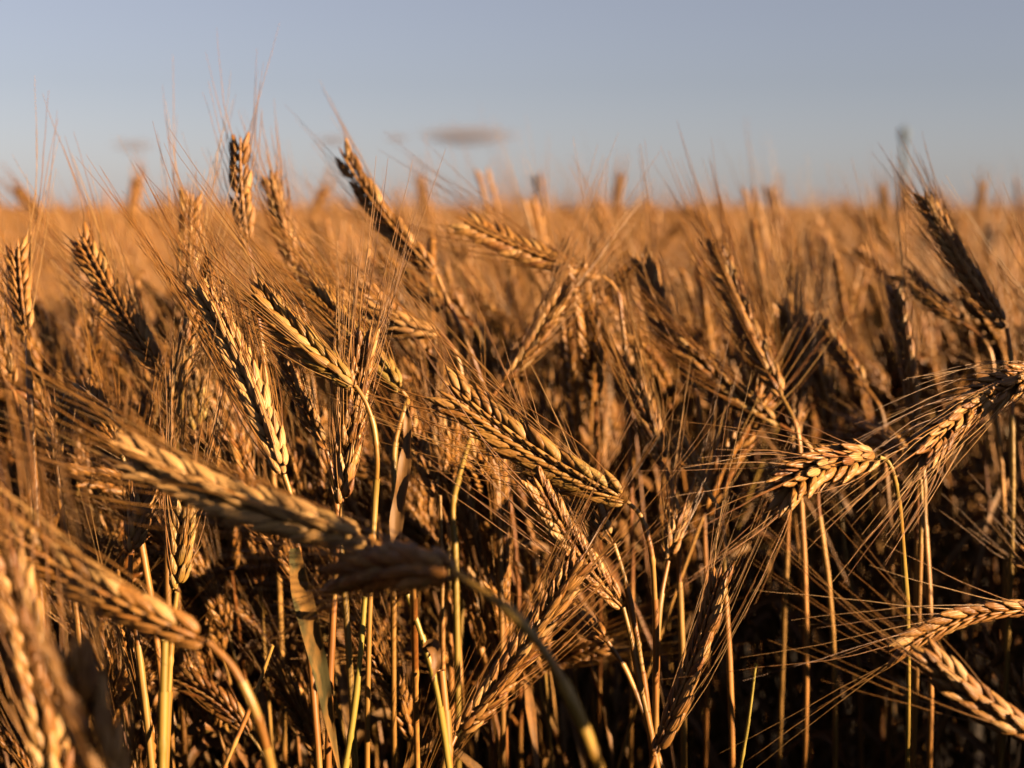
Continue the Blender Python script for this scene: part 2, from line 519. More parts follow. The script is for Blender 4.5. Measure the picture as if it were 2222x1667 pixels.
def put_stem(b, pts, r0=0.0016, r1=0.0011, sides=7, tint=0.0, mat=0):
    n = len(pts)
    rad = np.array([r0 + (r1 - r0) * i / (n - 1) for i in range(n)])
    # swollen joints
    for f in (0.33, 0.62):
        j = int(f * (n - 1))
        rad[j] *= 1.35
    b.tube(pts, rad, sides, tint, mat)
    # dry leaf sheaths wrapped round the straw above each joint, torn open at the top
    for f, g in ((0.33, 0.5), (0.62, 0.76)):
        i0, i1 = int(f * (n - 1)), int(g * (n - 1))
        if i1 - i0 >= 2:
            q = np.array(pts[i0:i1 + 1])
            m = len(q)
            b.tube(q, [rad[i0 + k if k else i0 + 1] * (1.10 + .25 * k / (m - 1)) for k in range(m)], max(3, sides - 1), (tint + .55) % 1, mat)

# ------------------------------------------------------------------ barley: the ears one can tell apart
HERO_PTS = []      # (px, py, depth) samples, so that the crop behind does not stand in front of them
N_LABEL = 0

def hero(label, base, tip, d0, d1=None, bow=0.0, rows=2, roll=0.0, fat=1.0, spread=1.0, awn=0.115, stem=None, foot=(0.0, 0.02),
         stem_r=0.0014, green=0.0, stem_green=0.0, leaves=(), bias=(0, 0, 0), seed=None, split=True, flare=1.0, tilt=0.0, awn_r=0.00034, awn_frac=1.0, group=None, pale=0.0):
    global N_LABEL
    N_LABEL += 1
    seed = N_LABEL * 7 if seed is None else seed
    rnd = random.Random(seed)
    fat *= 1.1
    d1 = d0 if d1 is None else d1
    B, E = at(*base, d0), at(*tip, d1)
    mid = (np.array(base) + np.array(tip)) / 2
    dv = np.array(tip, float) - np.array(base)
    perp = np.array([-dv[1], dv[0]]) / max(1e-6, np.hypot(*dv))
    m = mid + perp * bow
    Mp = at(m[0], m[1], (d0 + d1) / 2)
    tt = np.linspace(0, 1, 14)[:, None]
    curve = (1 - tt) ** 2 * B + 2 * tt * (1 - tt) * (2 * Mp - (B + E) / 2) + tt ** 2 * E
    normal = unit(CAM - Mp)
    plan = ear_plan(curve, normal, rows, math.radians(roll), fat, spread, awn, rnd, bias, flare=flare, awn_frac=awn_frac, bristle=d0 > .6)
    # stem: from the ear's base through the seen points down to the ground
    way = [B]
    if stem:
        for w in stem:
            way.append(at(*w))
    else:
        T0 = unit(curve[0] - curve[1])
        way.append(B + T0 * 0.018)
        way.append(B + T0 * 0.03 + np.array([0, 0, -0.04]))
    last = way[-1]; prev = way[-2]
    dr = unit(last - prev)
    if dr[2] > -0.55:
        dr = unit(np.array([dr[0] * .5, dr[1] * .5, -0.8]))
    drop = last[2]
    x, y = last[0] + dr[0] / -dr[2] * 0.12 + foot[0], last[1] + dr[1] / -dr[2] * 0.12 + foot[1]
    way.append(np.array([last[0] * .35 + x * .65, last[1] * .35 + y * .65, drop * 0.55]))
    way.append(np.array([x, y, -0.01]))
    way[1:1] = []
    path = catmull(way, 9)
    root = link('barley_stalk', None)
    root.location = (x, y, 0)
    org = np.array([x, y, 0.0])
    tint = rnd.random() * 0.5
    b = MB(); put_stem(b, path[::-1] - org, stem_r * 1.15, stem_r * 0.85, 8, tint)
    so = link('stem', b.mesh('stem', M_STEM), root); so['green'] = float(stem_green)
    # rachis + sterile florets = the ear; the grains are its pieces
    b = MB()
    rp = np.array([curve[0] * 1.0] + list(curve)) - org
    b.tube(rp, np.linspace(stem_r * 0.9, 0.0007, len(rp)), 5, tint)
    for f in plan['florets']:
        put_kernel(b, (f[0] - org, *f[1:]), K_LO[int(f[7] * 3.99)])
    if not split:
        for k in plan['kernels']:
            put_kernel(b, (k[0] - org, *k[1:]), K_LO[int(k[7] * 3.99)])
    eo = link('ear', b.mesh('ear', M_EAR), root); eo['green'] = float(green * .5)
    if split:
        nk = len(plan['kernels'])
        for i, k in enumerate(plan['kernels']):
            bs, X, D, Z, w, l, th, r = k
            bs = bs - org
            o = link('kernel', KM[int(r * 4.99)], eo)
            o.matrix_basis = Matrix(((X[0] * w, D[0] * l, Z[0] * th, bs[0]), (X[1] * w, D[1] * l, Z[1] * th, bs[1]), (X[2] * w, D[2] * l, Z[2] * th, bs[2]), (0, 0, 0, 1)))
            if pale > 0: o['pale'] = float(pale * rnd.uniform(.6, 1.1))
            if green > 0:
                o['green'] = float(max(0.0, min(1.0, green * (1.35 - 1.3 * i / nk) * rnd.uniform(.3, 1.2))))
    b = MB()
    for a in plan['awns']:
        put_awn(b, (a[0] - org, *a[1:]), 7, 3, awn_r)
    ao = link('awns', b.mesh('awns', M_AWN), eo if split else root); ao['kind'] = 'stuff'
    for lf in leaves:
        b = MB()
        pts = catmull([at(*q) for q in lf['pts']], 6) - org
        put_leaf(b, pts, lf.get('w', 0.008), lf.get('twist', 0.6), 0, rnd.random(), fold=lf.get('fold', .25))
        lo = link('leaf', b.mesh('leaf', M_GREENLEAF if lf.get('green') else M_LEAF), root)
        if lf.get('label'):
            lo['label'] = lf['label']
    root['label'] = label; root['category'] = 'barley'
    root['group'] = group or 'barley stalks in the front of the field'
    for q in curve[::3]:
        HERO_PTS.append(project(q))
    return np.linalg.norm(np.diff(curve, axis=0), axis=1).sum()

LEN = []
def H(*a, **k):
    LEN.append((a[0][:40], round(hero(*a, **k) * 100, 1)))

# -- the sharp ears in the middle and on the right
H('sharp barley ear in the centre with two clear rows of plump grains', (1360, 1088), (985, 858), 0.69, 0.70, bow=-14, rows=2, roll=8, fat=1.22, spread=1.35, awn=0.118, flare=1.15,
  stem=[(1385, 1112, .69), (1408, 1175, .69), (1421, 1300, .695), (1423, 1500, .70)], green=0.25, stem_r=.0013)
H('sharp nodding barley ear with herringbone grains and awns fanned wide to one side', (1908, 992), (1708, 1062), 0.68, 0.655, bow=20, rows=6, roll=20, fat=1.12, flare=1.2, spread=2.6, awn=0.075,
  stem=[(1925, 1000, .683), (1940, 1035, .685), (1949, 1085, .69), (1957, 1160, .70)], stem_r=.00115, stem_green=.35, awn_frac=.62, awn_r=.00027)
H('dark barley ear sloping down from the frame edge with brightly rimmed upper grains', (2290, 800), (2012, 978), 0.735, 0.69, bow=30, rows=6, roll=70, fat=1.08, spread=1.3, awn=0.08, awn_r=.00026, awn_frac=.8,
  stem=[(2330, 805, .74), (2360, 880, .745), (2365, 1000, .75)], bias=(-.3, 0, -.5))
H('barley ear slanting up above the bent stem, lower of the crossing pair near the centre', (1352, 1318), (1168, 1052), 0.70, 0.69, bow=-10, rows=2, roll=-30, fat=1.0, spread=1.3, awn=.10,
  stem=[(1368, 1380, .70), (1390, 1490, .70), (1412, 1590, .70)])
H('slim short barley ear close beside the central bent stem with thin pointed grains', (1332, 1180), (1242, 1040), 0.715, .725, rows=2, roll=40, fat=.82, spread=.8, awn=.09, stem=[(1348, 1230, .715), (1385, 1400, .715), (1400, 1500, .715)], green=.12)
H('barley ear leaning from bottom centre up to the crossing awns, long and evenly grained', (988, 1598), (1250, 1232), 0.665, 0.68, bow=10, rows=6, roll=25, fat=.92, spread=1.1, awn=.10, awn_r=.00026, awn_frac=.8,
  stem=[(970, 1640, .66), (955, 1700, .66)])
H('barley ear rising steeply from the bottom edge right of the crossing stems', (1420, 1640), (1560, 1262), 0.675, 0.69, bow=10, rows=2, roll=50, fat=1.02, spread=.9, awn=.105, awn_r=.00027, stem=[(1405, 1690, .675), (1395, 1760, .675)])
H('small dim barley ear tucked under the crossing awns at lower centre', (1318, 1392), (1228, 1318), 0.76, .79, rows=2, roll=20, fat=.85, spread=1.0, awn=.07, stem=[(1350, 1440, .76), (1400, 1560, .755)])
H('nearly level barley ear reaching in low from the frame edge with long pale awns', (2268, 1322), (1962, 1402), 0.66, 0.655, bow=28, rows=2, roll=65, fat=1.0, spread=2.0, awn=.115, awn_r=.00024, awn_frac=.8,
  stem=[(2300, 1340, .66), (2330, 1440, .66)])
H('drooping blurred barley ear in the bottom corner pointing up from the frame edge', (2250, 1600), (2018, 1428), 0.575, 0.585, bow=-14, rows=6, roll=10, fat=.95, spread=1.1, awn=.10, awn_r=.00024, awn_frac=.5, stem=[(2290, 1660, .575), (2330, 1780, .575)])
# -- the big blurred ears in front
H('large blurred pale barley ear lying across the front with fat round grains', (802, 1166), (296, 996), 0.515, 0.53, bow=-20, rows=6, roll=15, fat=1.05, spread=.9, awn=.10, awn_frac=.55, pale=.8,
  stem=[(832, 1196, .513), (868, 1222, .53), (892, 1262, .58), (898, 1340, .64), (902, 1500, .68)], green=.18)
H('dark shaded blurred barley ear pointing away above the long arching stem', (985, 1240), (760, 1243), 0.46, 0.51, bow=12, rows=6, roll=0, fat=1.1, spread=1.0, awn=.09,
  stem=[(1030, 1272, .455), (1110, 1330, .45), (1180, 1412, .45), (1245, 1530, .45), (1298, 1660, .455)], stem_r=.00165, stem_green=.4, awn_frac=.8)
H('blurred barley ear sloping in from the frame edge above the curved straw stem', (452, 1394), (30, 1168), 0.50, 0.50, bow=-12, rows=2, roll=30, fat=1.1, spread=1.0, awn=.11,
  stem=[(500, 1442, .50), (548, 1530, .50), (578, 1620, .505), (592, 1690, .51)], stem_r=.0015, stem_green=.1)
H('blurred upright barley ear filling the bottom corner at the frame edge', (128, 1730), (18, 1235), 0.475, 0.49, bow=8, rows=6, roll=20, fat=1.0, spread=.9, awn=.1, awn_frac=.5, stem=[(150, 1800, .475), (160, 1900, .475)])
H('dark mauve blurred barley ear leaning beside the pale one in the bottom corner', (250, 1760), (150, 1440), 0.40, 0.405, bow=6, rows=6, roll=0, fat=.95, spread=.6, awn=.08, stem=[(275, 1830, .40), (280, 1950, .40)])
# -- the crowded left half
H('long pale barley ear slanting steeply with bright fat grains at its foot', (617, 1030), (440, 640), 0.665, 0.70, bow=12, rows=6, roll=30, fat=.95, spread=.7, awn=.09, awn_r=.0003, pale=.75, stem=[(628, 1065, .665), (645, 1180, .665), (668, 1370, .665), (688, 1600, .665)],
  leaves=[dict(pts=[(640, 1190, .66), (650, 1260, .654), (668, 1340, .65), (694, 1450, .65), (716, 1570, .652), (742, 1700, .655)], w=.0092, twist=.3, green=True, label='mottled grey green strap leaf')])
H('yellow green tinged barley ear ending in a pale smoothly arched stem', (772, 838), (566, 640), 0.685, 0.70, bow=-8, rows=6, roll=-25, fat=.95, spread=.9, awn=.09, awn_r=.0003,
  stem=[(790, 866, .685), (808, 915, .685), (818, 985, .685), (814, 1080, .69), (808, 1190, .69)], green=.4, stem_green=.25, stem_r=.0013)
H('fat upright barley ear packed with small tight grains below a spray of upright awns', (742, 1100), (792, 745), 0.70, 0.71, bow=-6, rows=6, roll=10, fat=.92, spread=.75, awn=.09, flare=.8, stem=[(735, 1160, .70), (725, 1300, .70)])
H('barley ear hiding behind the packed upright one, only its yellowish foot showing', (872, 848), (690, 640), 0.755, .80, rows=6, roll=0, fat=.95, spread=.8, awn=.1, stem=[(884, 866, .755), (880, 880, .75), (858, 960, .745), (856, 1080, .745)], green=.5, stem_green=.2)
H('loose barley ear in shadow with combed bright awns beside the dark gap', (708, 975), (610, 770), 0.735, .75, rows=2, roll=60, fat=.75, spread=1.3, awn=.085, stem=[(722, 1030, .735), (735, 1150, .735)])
H('tall upright barley ear highest against the sky with pale awns above it', (540, 540), (522, 318), 0.86, .87, bow=-6, rows=2, roll=35, fat=.98, spread=1.2, awn=.07, awn_r=.00026, stem=[(550, 600, .86), (565, 720, .86)])
H('blunt upright barley ear with one half in shadow next to the tallest ear', (640, 590), (590, 396), 0.92, .93, bow=0, rows=6, roll=20, fat=.85, spread=.9, awn=.045, stem=[(655, 650, .92), (670, 760, .92)])
H('upright barley ear behind a sheaf of awns to one side of the tallest ear', (402, 650), (414, 438), 0.90, .91, rows=2, roll=20, fat=.95, spread=1.0, awn=.085, stem=[(398, 720, .9), (392, 840, .9)])
H('barley ear tapering downward to a narrow stem beside the slanting dark ear', (368, 878), (430, 655), 0.77, .79, bow=4, rows=6, roll=0, fat=.82, spread=1.1, awn=.1, flare=.8, stem=[(366, 930, .77), (364, 1050, .77)])
H('slanting barley ear with shadowed lower side and loose upper grains at left', (358, 815), (180, 525), 0.80, .83, bow=-8, rows=2, roll=25, fat=1.0, spread=1.3, awn=.085, stem=[(366, 850, .8), (372, 980, .8)])
H('barley ear on a tall straight bare stem near the frame edge', (60, 730), (38, 545), 0.80, .82, bow=-4, rows=2, roll=30, fat=.92, spread=1.6, awn=.11, stem=[(62, 790, .79), (70, 930, .78), (80, 1130, .775)], stem_r=.0016)
H('barley ear half cut by the frame edge behind the tall bare stem', (30, 850), (-30, 640), 0.84, .85, rows=6, roll=0, fat=.85, spread=1.2, awn=.1)
H('barley ear with wide awns leaning behind the blurred ear at the left', (262, 975), (185, 838), 0.75, .78, rows=2, roll=10, fat=.85, spread=1.6, awn=.09, stem=[(275, 1020, .75), (300, 1140, .75)])
H('short ragged orange barley ear opening like a cup near the left edge', (124, 1010), (134, 872), 0.74, .75, rows=6, roll=0, fat=.72, spread=.6, awn=.03, flare=1.3, stem=[(128, 1060, .74), (146, 1180, .74)], awn_frac=.5)
H('small yellow blunt barley ear standing alone in a dark gap', (424, 935), (432, 828), 0.86, .865, rows=6, roll=0, fat=.8, spread=.5, awn=.03, stem=[(422, 1000, .86), (420, 1100, .86)], green=.5, awn_frac=.4)
H('upright yellowish barley ear standing below the large blurred ear', (384, 1285), (402, 1070), 0.68, .69, rows=6, roll=10, fat=.85, spread=.8, awn=.09, stem=[(376, 1350, .68), (366, 1500, .68)], green=.45, stem_green=.3)
H('barley ear beside the yellowish upright one, tapering into the shadow', (284, 1205), (318, 1050), 0.70, .72, rows=6, roll=0, fat=.8, spread=.8, awn=.08, stem=[(282, 1270, .7), (300, 1400, .7)])
# -- middle distance, upper centre and right
H('slanting barley ear reaching into the sky with a dark underside', (948, 596), (752, 350), 0.93, .95, bow=-12, rows=2, roll=25, fat=1.1, spread=.9, awn=.05, awn_r=.00026, stem=[(975, 660, .93), (1020, 760, .93)])
H('barley ear seen side on with comb like grains along its upper edge', (1308, 600), (1020, 488), 0.93, .95, bow=-10, rows=2, roll=-50, fat=1.15, flare=1.6, spread=1.3, awn=.10, stem=[(1330, 618, .93), (1350, 700, .93), (1360, 850, .93)])
H('shadowed barley ear lying under the slanting one against the crop', (985, 680), (828, 572), 1.0, 1.02, rows=2, roll=0, fat=1.0, spread=.7, awn=.1)
H('pale barley ear with plump upper grains behind the central awns', (955, 722), (690, 622), 0.86, .88, bow=-16, rows=6, roll=15, fat=.92, spread=1.0, awn=.09, pale=.6, stem=[(985, 760, .86), (1010, 880, .86)])
H('barley ear leaning the other way, up toward the comb like ear', (1092, 832), (1215, 640), 0.88, .89, bow=6, rows=6, roll=0, fat=.9, spread=1.1, awn=.1, flare=.8)
H('small upright barley ear below the central awns with straight sides', (962, 1032), (944, 868), 0.86, .87, rows=6, roll=0, fat=.8, spread=.6, awn=.08, flare=.7)
H('thin barley ear leaning below the central ear in half shade', (950, 1082), (882, 905), 0.84, .86, rows=2, roll=0, fat=.85, spread=.7, awn=.09,
  leaves=[dict(pts=[(856, 1230, .66), (862, 1130, .66), (880, 1010, .66), (886, 930, .662), (882, 860, .665)], w=.0062, twist=.4, label='orange and green dry leaf blade standing upright')])
H('dark barley ear slanting against the sky near the frame edge', (2184, 712), (2010, 436), 0.86, .90, bow=-8, rows=6, roll=20, fat=.85, spread=.9, awn=.05, stem=[(2192, 760, .86), (2196, 900, .86)])
H('dark thin barley ear crossing below the slanting edge ear', (2090, 702), (1966, 602), 0.98, 1.0, rows=2, roll=0, fat=.95, spread=.8, awn=.09)
H('long bright barley ear slanting behind the dark gap at right', (1696, 860), (1556, 540), 0.87, .92, bow=-6, rows=6, roll=25, fat=.95, spread=.9, awn=.08)
H('barley ear at centre right with a white bright foot over darkness', (1482, 790), (1392, 566), 0.92, .95, bow=-4, rows=2, roll=10, fat=1.0, spread=.9, awn=.1)
H('dark barley ear lying across the gap with pale upper grains', (1692, 922), (1488, 762), 0.88, .90, bow=-6, rows=6, roll=-10, fat=.9, spread=.7, awn=.08, green=.2)
H('thin upright barley ear with separate grains behind the bent dark ear', (1986, 935), (1944, 640), 0.90, .92, bow=4, rows=2, roll=55, fat=.98, spread=.7, awn=.1)
H('short upright sheaf like barley ear standing behind the herringbone ear', (1722, 962), (1742, 775), 0.92, .93, rows=6, roll=0, fat=.85, spread=.5, awn=.1, flare=.6)
H('blurred barley ear leaning with a pale ridge behind the herringbone ear', (1876, 838), (1785, 715), 1.0, 1.03, rows=2, roll=20, fat=1.0, spread=1.0, awn=.1)
H('pale blurred barley ear directly behind the herringbone ear, foreshortened', (1965, 975), (1870, 935), 0.86, .92, rows=6, roll=0, fat=.85, spread=.8, awn=.06)
H('barley ear with long stiff awns upright at centre right, dim at its foot', (1442, 1010), (1385, 840), 0.82, .84, rows=6, roll=0, fat=.82, spread=.8, awn=.09)
H('small ragged barley ear ending in a point in the dark centre right', (1528, 1052), (1478, 962), 0.80, .82, rows=6, roll=0, fat=.65, spread=.6, awn=.03, awn_frac=.4, green=.15)
H('upright barley ear with tall stiff awns just behind the steep bottom one', (1450, 1218), (1470, 1120), 0.76, .77, rows=6, roll=0, fat=.75, spread=1.0, awn=.1)
# -- blurred singles that stand against the sky
G2 = 'blurred barley stalks standing against the sky'
H('lone blurred upright orange barley ear against the sky at left', (283, 500), (297, 392), 2.3, 2.3, rows=6, fat=1.15, spread=.5, awn=.04, split=False, group=G2)
H('blurred barley ear leaning against the sky at the left edge', (117, 492), (37, 412), 2.2, 2.2, rows=6, fat=1.0, spread=.7, awn=.05, split=False, group=G2)
H('faint blurred barley ear leaning beside the blunt upright ear', (662, 500), (706, 410), 2.2, 2.2, rows=6, fat=.9, spread=.6, awn=.05, split=False, group=G2)
H('blurred upright barley ear against the sky above the comb like ear', (1336, 478), (1346, 384), 2.2, 2.2, rows=6, fat=.9, spread=.5, awn=.04, split=False, group=G2)
H('dim blurred barley ear poking up beside the slanting sky ear', (930, 475), (912, 392), 2.6, 2.6, rows=6, fat=1.1, spread=.6, awn=.05, split=False, group=G2)
H('blurred pair side ear against the sky near the tower, the slimmer', (1930, 500), (1915, 408), 2.5, 2.5, rows=6, fat=.9, spread=.5, awn=.04, split=False, group=G2)
H('blurred ear against the sky directly beneath the tower', (1962, 500), (1966, 415), 2.4, 2.4, rows=6, fat=1.15, spread=.5, awn=.04, split=False, group=G2)
H('blurred upright ear against the sky closest to the right edge', (2120, 490), (2132, 402), 2.5, 2.5, rows=6, fat=.9, spread=.5, awn=.04, split=False, group=G2)
print('EARS', LEN)

# -- bare stems and leaves seen low in the front
def bare(label, pts, r=.0013, green=0.0, leaf=None):
    way = [at(*p) for p in pts]
    last = way[-1]; dr = unit(way[-1] - way[-2])
    x, y = last[0] + dr[0] * .06, last[1] + dr[1] * .06 + .01
    way += [np.array([(last[0] + x) / 2, (last[1] + y) / 2, last[2] * .5]), np.array([x, y, -.01])]
    root = link('straw_stem', None); root.location = (x, y, 0); org = np.array([x, y, 0.])
    b = MB(); put_stem(b, catmull(way, 8)[::-1] - org, r * 1.1, r * .9, 8, random.random() * .4)
    s = link('stem', b.mesh('stem', M_STEM), root); s['green'] = float(green)
    for lf in leaf or ():
        b = MB(); put_leaf(b, catmull([at(*q) for q in lf['pts']], 6) - org, lf.get('w', .007), lf.get('twist', .6), 0, random.random())
        link('leaf', b.mesh('leaf', M_GREENLEAF if lf.get('green') else M_LEAF), root)
    root['label'] = label; root['category'] = 'straw'; root['group'] = 'bare straw stems low in the front'
bare('yellow green straw stem slanting right below the dark shaded ear', [(884, 1290, .64), (905, 1350, .64), (940, 1465, .64), (965, 1600, .645)], .0013, .8,
     [dict(pts=[(925, 1420, .64), (938, 1400, .635), (945, 1440, .63), (938, 1480, .63)], w=.006)])
bare('yellow green straw stem leaning left beside the mottled leaf', [(792, 1295, .66), (782, 1420, .66), (760, 1600, .66), (745, 1690, .66)], .0014, .9)
bare('thick broken straw stem at the bottom beside the leaning long ear', [(958, 1455, .66), (966, 1540, .66), (975, 1680, .66)], .0021, 0)
bare('pale straw stem with greenish leaf sheath at lower left', [(358, 1390, .60), (355, 1500, .60), (352, 1680, .60)], .0018, .5)
bare('thin pale straw leaning left in the dark at lower left', [(592, 1400, .67), (545, 1530, .67), (490, 1660, .665)], .0010, 0)
bare('straight thin straw stem in the dark below the central ear', [(955, 1075, .78), (958, 1180, .78), (960, 1340, .78)], .0011, 0)
bare('golden bent straw stem behind the central ear', [(1022, 945, .80), (1000, 1020, .80), (985, 1080, .80), (988, 1200, .80)], .0016, .55)
bare('short straight straw stem right of the golden bent one', [(1072, 950, .82), (1080, 1030, .82), (1084, 1150, .82)], .0014, 0)
bare('upright orange straw stem in the dark below the herringbone ear', [(1998, 1040, .80), (2000, 1100, .80), (1998, 1180, .80)], .0012, .2)
bare('thin green straw stem at the bottom of the dark right side', [(1640, 1440, .70), (1625, 1560, .70), (1605, 1680, .70)], .0008, .9)

# ------------------------------------------------------------------ barley: the crowd behind
def variant(seed, kind):
    """a whole stalk about 0.85 m tall, leaning towards -X; returns its pieces"""
    rnd = random.Random(seed)
    h = rnd.uniform(0.66, 0.76)
    Le = rnd.uniform(0.062, 0.108)
    if kind == 'upright':
        a0, a1 = rnd.uniform(0, 8), rnd.uniform(4, 20)
    elif kind == 'leaning':
        a0, a1 = rnd.uniform(10, 20), rnd.uniform(26, 55)
    else:
        a0, a1 = rnd.uniform(30, 55), rnd.uniform(75, 130)
    pts = [np.array([0, 0, -0.01])]
    x = z = y = 0.0
    n = 10
    for i in range(n):
        u = (i + 1) / n
        a = math.radians(a0 * u ** 3)
        x -= math.sin(a) * h / n; z += math.cos(a) * h / n
        y += rnd.uniform(-.004, .004)
        pts.append(np.array([x, y, z]))
    ear = [pts[-1]]
    for i in range(8):
        a = math.radians(a0 + (a1 - a0) * (i + .5) / 8)
        x -= math.sin(a) * Le / 8; z += math.cos(a) * Le / 8
        ear.append(np.array([x, y, z]))
    curve = catmull(ear, 2)
    plan = ear_plan(curve, np.array([0.0, -1, 0.2]), rnd.choice([2, 6, 6]), rnd.uniform(0, 3.1), rnd.uniform(.95, 1.25), rnd.uniform(.6, 1.1), rnd.uniform(.075, .105), rnd, awn_frac=.62)
    stem = catmull(pts, 2)
    leaves = []
    for q in range(rnd.choice([2, 3, 4])):
        j = int(len(stem) * rnd.uniform(.35, .85)); p = stem[j]
        az = rnd.uniform(0, 6.28); dx, dy = math.cos(az), math.sin(az); l = rnd.uniform(.09, .18)
        leaves.append((catmull([p, p + np.array([dx * l * .3, dy * l * .3, l * .35]), p + np.array([dx * l * .6, dy * l * .6, l * .1]), p + np.array([dx * l * .75, dy * l * .75, -l * .5])], 4), rnd.uniform(.005, .008), rnd.uniform(-1.5, 1.5)))
    return dict(stem=stem, plan=plan, leaves=leaves, curve=curve, kind=kind)

KINDS = ['upright'] * 5 + ['leaning'] * 8 + ['nodding'] * 4
VARS = [variant(100 + i, k) for i, k in enumerate(KINDS)]

def var_meshes(v):
    b = MB(); put_stem(b, v['stem'], .0016, .0011, 5)
    st = b.mesh('stem', M_STEM)
    b = MB(); b.tube(v['curve'], [.001] * len(v['curve']), 4)
    for k in v['plan']['kernels']: put_kernel(b, k, K_LO[int(k[7] * 3.99)])
    for k in v['plan']['florets']: put_kernel(b, k, K_FAR[int(k[7] * 1.99)])
    er = b.mesh('ear', M_EAR)
    b = MB()
    for a in v['plan']['awns']: put_awn(b, a, 5, 3, .00033)
    aw = b.mesh('awns', M_AWN)
    lfs = []
    for pts, w, tw in v['leaves']:
        b = MB(); put_leaf(b, pts, w, tw, 0, .3); lfs.append(('leaf', b.mesh('leaf', M_LEAF)))
    return [('stem', st), ('ear', er), ('awns', aw)] + lfs
VM = [var_meshes(v) for v in VARS]

def joined(v, far=False):
    b = MB()
    if far:
        put_stem(b, v['stem'][10:], .0017, .0012, 3, 0, 1)
        for i, k in enumerate(v['plan']['kernels']):
            put_kernel(b, k, K_FAR[int(k[7] * 1.99)], None, 0)
        for a in v['plan']['awns'][::4]: put_awn(b, a, 2, 3, .0004, 2)
    else:
        put_stem(b, v['stem'], .0016, .0011, 4, 0, 1)
        for k in v['plan']['kernels']: put_kernel(b, k, K_LO[int(k[7] * 3.99)], None, 0)
        for a in v['plan']['awns'][::2]: put_awn(b, a, 4, 3, .00034, 2)
        for pts, w, tw in v['leaves']: put_leaf(b, pts, w, tw, 3, .3)
    return b

HP = np.array(HERO_PTS)
def hides_hero(v, pos, rz, sc):
    c, s = math.cos(rz), math.sin(rz)
    e = v['curve'][len(v['curve']) // 2] * sc
    ex, ey, _ = project(np.array([c * e[0] - s * e[1], s * e[0] + c * e[1], e[2]]) + pos)
    if ex > 1440 and ey > 860: return True        # the dark hollow low on the right stays open
    for q in np.concatenate([v['curve'][::4], v['stem'][-6::2]]):
        p = np.array([c * q[0] - s * q[1], s * q[0] + c * q[1], q[2]]) * sc + pos
        if (p - CAM) @ FWD < 0.15: continue
        px, py, d = project(p)
        m = (HP[:, 2] > d + .02) & (np.hypot(HP[:, 0] - px, HP[:, 1] - py) < 34)
        if m.any(): return True
    return False

def in_view(k, x, y, rz, sc):
    c, s = math.cos(rz), math.sin(rz)
    v = VARS[k]
    E = np.concatenate([v['curve'][::3], [v['curve'][-1] * 2 - v['curve'][len(v['curve']) // 4]]])
    for q in E * sc:
        p = np.array([c * q[0] - s * q[1] + x, s * q[0] + c * q[1] + y, q[2]])
        if (p - CAM) @ FWD < .05: continue
        px, py, d = project(p)
        if -60 < px < 2290 and -60 < py < 1730: return True
    return False

def pick():
    k = random.randrange(len(VARS))
    rz = random.gauss(0, 0.55)
    if random.random() < .13: rz += math.pi * random.uniform(.6, 1.4)
    return k, rz

NOUN = {'upright': 'upright barley stalk', 'leaning': 'leaning barley stalk', 'nodding': 'nodding barley stalk'}
placed = 0
tries = 0
MID = []
while placed < 235 and tries < 14000:
    tries += 1
    d = math.sqrt(random.uniform(.78 ** 2, 1.75 ** 2))
    x = random.uniform(-.40, .40) * d
    if placed >= 60 and d < .97 and x > -.04: continue
    k, rz = pick()
    sc = random.gauss(1.015, .05)
    sc = min(sc, 1.10)
    if placed < 60:                                  # the packed left half close behind the front ears
        d = math.sqrt(random.uniform(.73 ** 2, .97 ** 2)); x = random.uniform(-.38, -.01) * d; sc = random.gauss(.89, .04)
    pos = np.array([x, d, 0])
    if hides_hero(VARS[k], pos, rz, sc): continue
    if any((x - q[0]) ** 2 + (d - q[1]) ** 2 < .022 ** 2 for q in MID): continue
    MID.append((x, d))
    root = link('barley_stalk', None)
    root.location = pos; root.rotation_euler = (random.gauss(0, .05), random.gauss(-.02, .05), rz); root.scale = (sc,) * 3
    for nm, me in VM[k]:
        o = link(nm, me, root)
        if nm in ('awns',): o['kind'] = 'stuff'
    dist = 'just behind the front ears' if d < 1.0 else ('in the crowd behind the front ears' if d < 1.35 else 'far back in the crowd')
    f = x / d / .36
    zone = 'near the left edge' if f < -.6 else 'left of centre' if f < -.2 else 'in the centre' if f < .2 else 'right of centre' if f < .6 else 'near the right edge'
    root['label'] = 'blurred ' + NOUN[VARS[k]['kind']] + ' ' + dist + ', ' + zone
    root['category'] = 'barley'; root['group'] = 'crowded barley stalks behind the front ears'
    placed += 1
print('MID', placed, tries)

# the rest of the crop: one mass
PROTO = []
for i, v in enumerate(VARS):
    PROTO.append(bpy.data.objects.new('crop_shape', joined(v).mesh('crop_shape', [M_EAR, M_STEM, M_AWN, M_LEAF])))
NV = len(PROTO)
def tuft(seed):
    rnd = random.Random(seed)
    big = MB()
    for i in range(14):
        v = VARS[rnd.randrange(len(VARS))]
        b = joined(v, True)
        rz = rnd.gauss(0, .6); sc = rnd.gauss(1, .06); ox, oy = rnd.uniform(-.17, .17), rnd.uniform(-.17, .17)
        c, s = math.cos(rz), math.sin(rz)
        R = np.array([[c, -s, 0], [s, c, 0], [0, 0, 1]]) * sc
        V = np.concatenate(b.v) @ R.T + np.array([ox, oy, 0])
        t = (np.concatenate(b.t) + rnd.random()) % 1
        big.v.append(V); big.t.append(t)
        for f, m in zip(b.f, b.m):
            big.f.append(tuple(q + big.n for q in f)); big.m.append(m)
        big.n += len(V)
    return big.mesh('crop_shape', [M_EAR, M_STEM, M_AWN])
NT = 6
for s in range(NT):
    PROTO.append(bpy.data.objects.new('crop_shape', tuft(50 + s)))

